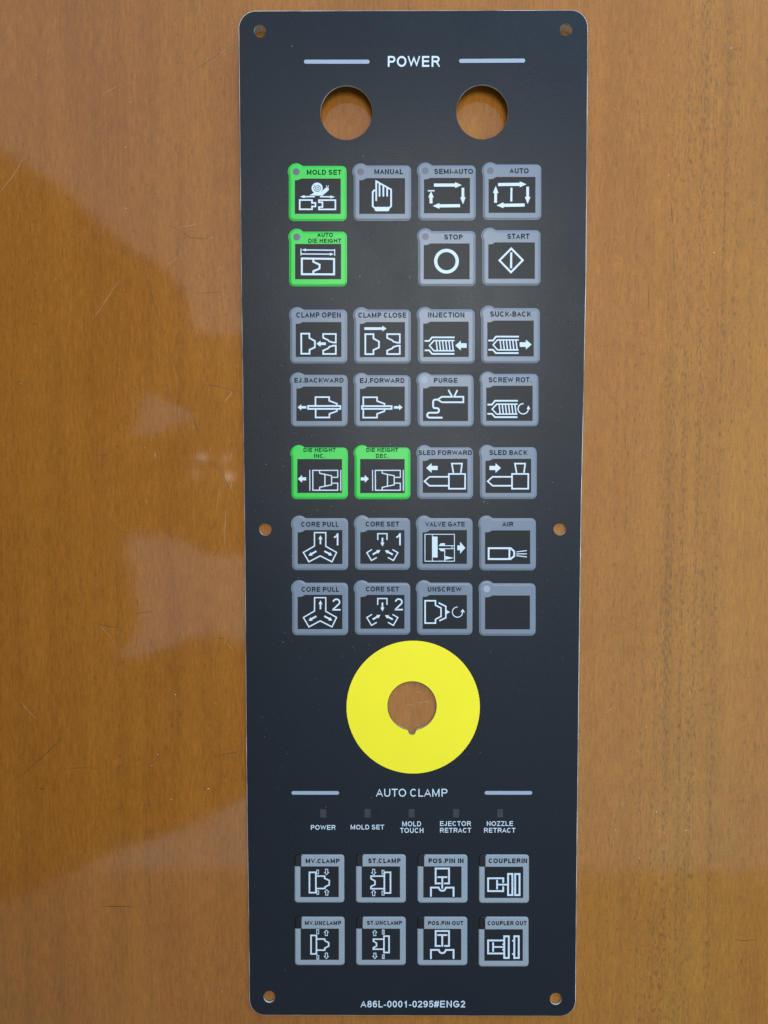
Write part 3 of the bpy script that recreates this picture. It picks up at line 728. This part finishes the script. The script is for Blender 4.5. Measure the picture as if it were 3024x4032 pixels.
def pin(f, o, tb, te, bot):
    f.line([(424, 442 + o), (368, 442 + o), (368, 254 + o), (536, 254 + o), (536, 442 + o), (482, 442 + o)], 24, rnd=True)
    f.line([(398, tb), (506, tb)], 24, rnd=True); f.line([(451, tb), (451, te)], 24, rnd=True)
    f.line([(309, 600 + bot), (309, 494 + bot), (407, 494 + bot), (412, 510 + bot), (423, 524 + bot), (436, 532 + bot), (451, 535 + bot), (467, 532 + bot), (481, 524 + bot), (491, 510 + bot), (496, 494 + bot), (593, 494 + bot), (593, 600 + bot)], 24, rnd=True)
def s_pin(f): pin(f, 0, 363, 500, 0)
def s_pout(f): pin(f, 785, 1090, 1228, 783)
def s_cin(f):
    f.line([(1217, 428), (1217, 377), (1027, 377), (1027, 538), (1217, 538), (1217, 487)], 24, rnd=True)
    f.line([(1140, 405), (1140, 508)], 24, rnd=True); f.line([(1140, 457), (1272, 457)], 22)
    rectl(f, 1278, 323, 1332, 588, 25); rectl(f, 1367, 323, 1422, 588, 25)
def s_cout(f):
    f.line([(1222, 1158), (1027, 1158), (1027, 1322), (1222, 1322)], 24); f.line([(1090, 1188), (1090, 1292)], 24, rnd=True); f.line([(1090, 1240), (1222, 1240)], 22)
    rectl(f, 1230, 1106, 1287, 1378, 25); rectl(f, 1356, 1106, 1412, 1378, 25)
    for y in (1162, 1328): f.disc((1337, y), 10); f.line([(1337, y), (1348, y)], 12)
    for y in (1205, 1275): f.disc((1214, y), 10)

KEYS = [
 (A, (115, 103, 812, 768), (187, 255, 742, 682), [('MOLD SET', (332, 148, 752, 210))], s_mold, 'green', (203, 172, 43), None, 'green MOLD SET key with snail symbol'),
 (A, (900, 98, 1593, 765), (967, 250, 1520, 682), [('MANUAL', (1150, 140, 1495, 203))], s_hand, 'grey', (983, 172, 43), None, 'grey MANUAL key with hand symbol'),
 (B, (84, 97, 778, 760), (152, 247, 708, 675), [('SEMI-AUTO', (277, 138, 745, 200))], s_semi, 'grey', (168, 162, 43), None, 'grey SEMI-AUTO key with four arrows and a bar'),
 (B, (865, 85, 1570, 755), (934, 235, 1500, 670), [('AUTO', (1186, 130, 1418, 192))], s_auto, 'grey', (953, 160, 43), None, 'grey AUTO key with arrows round a vertical bar'),
 (A, (120, 898, 816, 1558), (190, 1046, 746, 1473), [('AUTO', (458, 910, 648, 962)), ('DIE HEIGHT', (350, 982, 748, 1033))], s_autodie, 'green', (210, 963, 43), None, 'green AUTO DIE HEIGHT key'),
 (B, (82, 890, 775, 1555), (149, 1040, 704, 1473), [('STOP', (398, 932, 620, 993))], s_stop, 'grey', (168, 957, 43), None, 'grey STOP key with circle symbol'),
 (B, (860, 880, 1561, 1548), (930, 1027, 1493, 1467), [('START', (1160, 922, 1428, 985))], s_start, 'grey', None, None, 'grey START key with diamond symbol'),
 (C, (132, 90, 820, 742), (198, 240, 750, 661), [('CLAMP OPEN', (204, 122, 742, 187))], s_copen, 'grey', None, None, 'grey CLAMP OPEN key'),
 (C, (905, 90, 1588, 742), (972, 240, 1520, 664), [('CLAMP CLOSE', (955, 125, 1535, 188))], s_cclose, 'grey', None, None, 'grey CLAMP CLOSE key'),
 (D, (78, 87, 766, 742), (143, 235, 693, 662), [('INJECTION', (203, 122, 640, 185))], s_inj, 'grey', None, None, 'grey INJECTION key'),
 (D, (848, 72, 1553, 738), (918, 222, 1480, 655), [('SUCK-BACK', (953, 110, 1450, 175))], s_suck, 'grey', None, None, 'grey SUCK-BACK key'),
 (C, (140, 873, 825, 1512), (206, 1020, 757, 1438), [('EJ.BACKWARD', (182, 915, 777, 973))], s_ejb, 'grey', None, None, 'grey EJ.BACKWARD key'),
 (C, (907, 877, 1586, 1514), (974, 1020, 1517, 1438), [('EJ.FORWARD', (975, 917, 1514, 977))], s_ejf, 'grey', None, None, 'grey EJ.FORWARD key'),
 (D, (75, 872, 752, 1514), (140, 1018, 685, 1438), [('PURGE', (272, 915, 557, 975))], s_purge, 'grey', (158, 940, 42), 'pale', 'grey PURGE key with pale indicator dot'),
 (D, (838, 862, 1536, 1510), (905, 1010, 1466, 1435), [('SCREW ROT.', (935, 907, 1452, 970))], s_rot, 'grey', None, None, 'grey SCREW ROT. key'),
 (E, (148, 92, 828, 722), (217, 238, 758, 648), [('DIE HEIGHT', (292, 103, 682, 153)), ('INC.', (420, 175, 555, 225))], s_dieinc, 'green', None, None, 'green DIE HEIGHT INC. key'),
 (E, (912, 92, 1584, 722), (977, 238, 1515, 650), [('DIE HEIGHT', (1053, 103, 1438, 153)), ('DEC.', (1168, 175, 1325, 225))], s_diedec, 'green', None, None, 'green DIE HEIGHT DEC. key'),
 (Fz, (70, 90, 745, 720), (137, 235, 677, 647), [('SLED FORWARD', (86, 132, 732, 190))], s_sledf, 'grey', None, None, 'grey SLED FORWARD key'),
 (Fz, (830, 88, 1515, 720), (896, 235, 1448, 648), [('SLED BACK', (944, 130, 1405, 190))], s_sledb, 'grey', None, None, 'grey SLED BACK key'),
 (G, (97, 97, 800, 748), (166, 246, 728, 672), [('CORE PULL', (210, 143, 682, 205))], s_pull1, 'grey', None, None, 'grey CORE PULL key marked 1'),
 (G, (887, 95, 1580, 745), (953, 246, 1508, 670), [('CORE SET', (1020, 140, 1440, 202))], s_set1, 'grey', None, None, 'grey CORE SET key marked 1'),
 (Hz, (70, 97, 768, 746), (140, 246, 697, 670), [('VALVE GATE', (172, 143, 670, 202))], s_valve, 'grey', None, None, 'grey VALVE GATE key'),
 (Hz, (855, 97, 1563, 752), (925, 250, 1492, 673), [('AIR', (1140, 143, 1280, 202))], s_air, 'grey', None, None, 'grey AIR key with nozzle symbol'),
 (G, (98, 908, 800, 1566), (166, 1060, 728, 1490), [('CORE PULL', (214, 960, 685, 1022))], s_pull2, 'grey', None, None, 'grey CORE PULL key marked 2'),
 (G, (885, 908, 1580, 1560), (955, 1060, 1508, 1485), [('CORE SET', (1022, 957, 1440, 1018))], s_set2, 'grey', None, None, 'grey CORE SET key marked 2'),
 (Hz, (70, 908, 766, 1562), (140, 1062, 697, 1488), [('UNSCREW', (204, 958, 632, 1020))], s_unscrew, 'grey', None, None, 'grey UNSCREW key'),
 (Hz, (850, 915, 1560, 1572), (925, 1068, 1489, 1493), None, None, 'grey', (947, 985, 43), 'pale', 'blank grey key with pale indicator dot'),
]
for k in KEYS: key(*k)
KEYS2 = [
 (J, (127, 77, 752, 682), (200, 228, 682, 614), [('MV.CLAMP', (267, 132, 693, 188))], s_mvc, 'MV.CLAMP'),
 (J, (898, 75, 1525, 684), (970, 228, 1452, 618), [('ST.CLAMP', (1052, 128, 1460, 187))], s_stc, 'ST.CLAMP'),
 (K, (140, 77, 768, 685), (213, 228, 693, 620), [('POS.PIN IN', (280, 128, 718, 187))], s_pin, 'POS.PIN IN'),
 (K, (912, 77, 1540, 687), (983, 232, 1468, 624), [('COUPLERIN', (1033, 128, 1517, 187))], s_cin, 'COUPLERIN'),
 (J, (132, 858, 756, 1468), (204, 1010, 684, 1402), [('MV.UNCLAMP', (258, 913, 712, 965))], s_mvu, 'MV.UNCLAMP'),
 (J, (900, 858, 1524, 1468), (972, 1010, 1452, 1402), [('ST.UNCLAMP', (1036, 912, 1476, 963))], s_stu, 'ST.UNCLAMP'),
 (K, (138, 858, 765, 1470), (213, 1013, 690, 1404), [('POS.PIN OUT', (273, 915, 716, 966))], s_pout, 'POS.PIN OUT'),
 (K, (908, 858, 1535, 1485), (980, 1018, 1463, 1414), [('COUPLER OUT', (1020, 915, 1512, 968))], s_cout, 'COUPLER OUT'),
]
for fr, rc, wn, cp, sy, lb in KEYS2:
    key(fr, rc, wn, cp, sy, 'grey', None, None, 'small square grey %s key with dark corner lamp' % lb, bump=False, bold=0.235)

# ------------------------------------------------------------------ dust on the panel and the table
def speck(V, F, p, r):
    a = R.uniform(0, 6.28); e = R.uniform(.5, 1); i = len(V)
    for k in range(5):
        t = a + 2 * math.pi * k / 5; rr = r * R.uniform(.7, 1.2)
        V.append((p.x + rr * math.cos(t), p.y + rr * e * math.sin(t), p.z))
    V.append((p.x, p.y, p.z + r * 0.6))
    for k in range(5): F.append((i + k, i + (k + 1) % 5, i + 5))
V, F = [], []
while len(V) < 6 * 420:
    X = R.uniform(960, 2290); Y = R.gauss(1900, 650)
    if not (150 < Y < 3900) or not (1000 < X < 2250): continue
    if math.hypot(X - NCX, Y - NCY) < 290 or (abs(Y - 443) < 130 and min(abs(X - 1364), abs(X - 1899)) < 130) or (abs(Y - 2084) < 40 and (X < 1090 or X > 2160)): continue
    speck(V, F, P(X, Y, 0.00002 + KT * (1 if 1140 < X < 2125 else 0) * 0.0 + 0.0), R.uniform(.00004, .00011) * (1.6 if R.random() < .08 else 1))
o = mesh_obj('dust', V, F, M_DUST); o['kind'] = 'stuff'; o['label'] = 'fine white dust specks scattered over the black panel'; o['category'] = 'dust'
V, F = [], []
for p in ((515, 400), (115, 571), (496, 820), (785, 727), (2526, 460), (2880, 190), (2635, 690), (2578, 698), (2485, 3140), (2585, 3196), (2700, 3270), (2517, 3378), (2423, 3268), (2545, 2862), (820, 3105), (690, 2735), (622, 2970), (875, 3903), (797, 1250), (220, 1100), (80, 1510), (200, 1443), (2530, 1265), (2812, 995)):
    speck(V, F, PT(p[0], p[1], 0.00002), R.uniform(.00014, .0003))
for _ in range(80):
    X = R.choice((R.uniform(0, 930), R.uniform(2330, 3024))); speck(V, F, PT(X, R.uniform(0, 4032), 0.00002), R.uniform(.00004, .00010))
o = mesh_obj('dust', V, F, M_DUST); o['kind'] = 'stuff'; o['label'] = 'pale dust specks on the varnished wood table beside the panel'; o['category'] = 'dust'

# ------------------------------------------------------------------ small unseen lights, added only so they mirror as glints in the varnish
def led(X, Y, size, L):
    z = 0.368; q = PT(X, Y); k = (z - ZT) / H
    area('glint_light', (q.x * (1 + k), q.y + (q.y - CY) * k, z), (q.x, q.y, 0), size, size, L, (1.0, 0.98, 0.95))
for a in ((795, 1800, .006, 6), (890, 1808, .004, 6), (771, 1866, .004, 6), (901, 1876, .004, 16)): led(*a)

# ------------------------------------------------------------------ the photographer, mirrored in the varnish
def mirror(X, Y, hgt):
    q = PT(X, Y); s = (hgt - ZT) / H
    return Vector((q.x * (1 + s), q.y + (q.y - CY) * (1 + s) - (q.y - CY), 0))
HB = 0.46
body = [(-900, 500), (-300, 540), (0, 588), (240, 735), (385, 870), (545, 995), (640, 1045), (715, 1130), (750, 1210), (760, 1310), (960, 1320), (1060, 1400), (1100, 1800),
        (1060, 2100), (960, 2190), (800, 2180), (735, 2130), (650, 2110), (560, 2105), (478, 2115), (480, 2180), (500, 2240), (530, 2415), (532, 2500), (512, 2545), (447, 2575), (455, 2598), (545, 2584), (680, 2545), (750, 2510), (835, 2497), (960, 2535), (1060, 2580), (1100, 2800),
        (1060, 3050), (960, 3140), (880, 3185), (770, 3235), (640, 3290), (480, 3335), (360, 3400), (210, 3455), (105, 3510), (0, 3545), (-300, 3640), (-900, 3700)]
gap = [(580, 1542), (660, 1583), (750, 1620), (778, 1645), (710, 1668), (640, 1698), (560, 1712), (495, 1710), (530, 1660), (545, 1612), (560, 1565)]
bl = [mirror(*p, HB) for p in dens(body + [body[0]], 60)[:-1]]; gl = [mirror(*p, HB) for p in dens(gap + [gap[0]], 20)[:-1]]
bm = bmesh.new(); edges = []
for l in (bl, gl):
    vs = [bm.verts.new(q) for q in l]
    for k in range(len(vs)): edges.append(bm.edges.new((vs[k], vs[(k + 1) % len(vs)])))
bmesh.ops.triangle_fill(bm, edges=edges, use_beauty=True, normal=(0, 0, 1))
for ax, no in ((0, (1, 0, 0)), (1, (0, 1, 0))):
    for k in range(-30, 31):
        co = [0, 0, 0]; co[ax] = k * 0.035
        bmesh.ops.bisect_plane(bm, geom=bm.verts[:] + bm.edges[:] + bm.faces[:], plane_co=co, plane_no=no)
bm.verts.index_update()
segs = [(l[k], l[(k + 1) % len(l)]) for l in (bl, gl) for k in range(len(l))]
def dist(p):
    m = 9
    for a, b in segs:
        d = b - a; t = max(0, min(1, (p - a).dot(d) / max(1e-12, d.length_squared))); m = min(m, (p - a - d * t).length)
    return m
pv, n = [v.co.copy() for v in bm.verts], len(bm.verts)
th = [0.075 * math.sqrt(max(0, 1 - (1 - min(1, dist(p) / 0.11)) ** 2)) for p in pv]
V = [(p.x, p.y, HB - t - 0.001) for p, t in zip(pv, th)] + [(p.x, p.y, HB + t * 1.6 + 0.001) for p, t in zip(pv, th)]
F = []
for f in bm.faces:
    ix = [v.index for v in f.verts]; F.append(ix if f.normal.z < 0 else ix[::-1]); F.append([n + i for i in (ix[::-1] if f.normal.z < 0 else ix)])
for e in bm.edges:
    if len(e.link_faces) == 1: a, b = e.verts[0].index, e.verts[1].index; F.append([a, b, n + b, n + a])
bm.free()
o = mesh_obj('person', V, F, M_CLOTH, smooth=True)
o['label'] = 'photographer in dark clothes leaning in over the table, seen only mirrored in the varnish'; o['category'] = 'person'

for ob in bpy.data.objects:
    if '_w' in ob: del ob['_w']
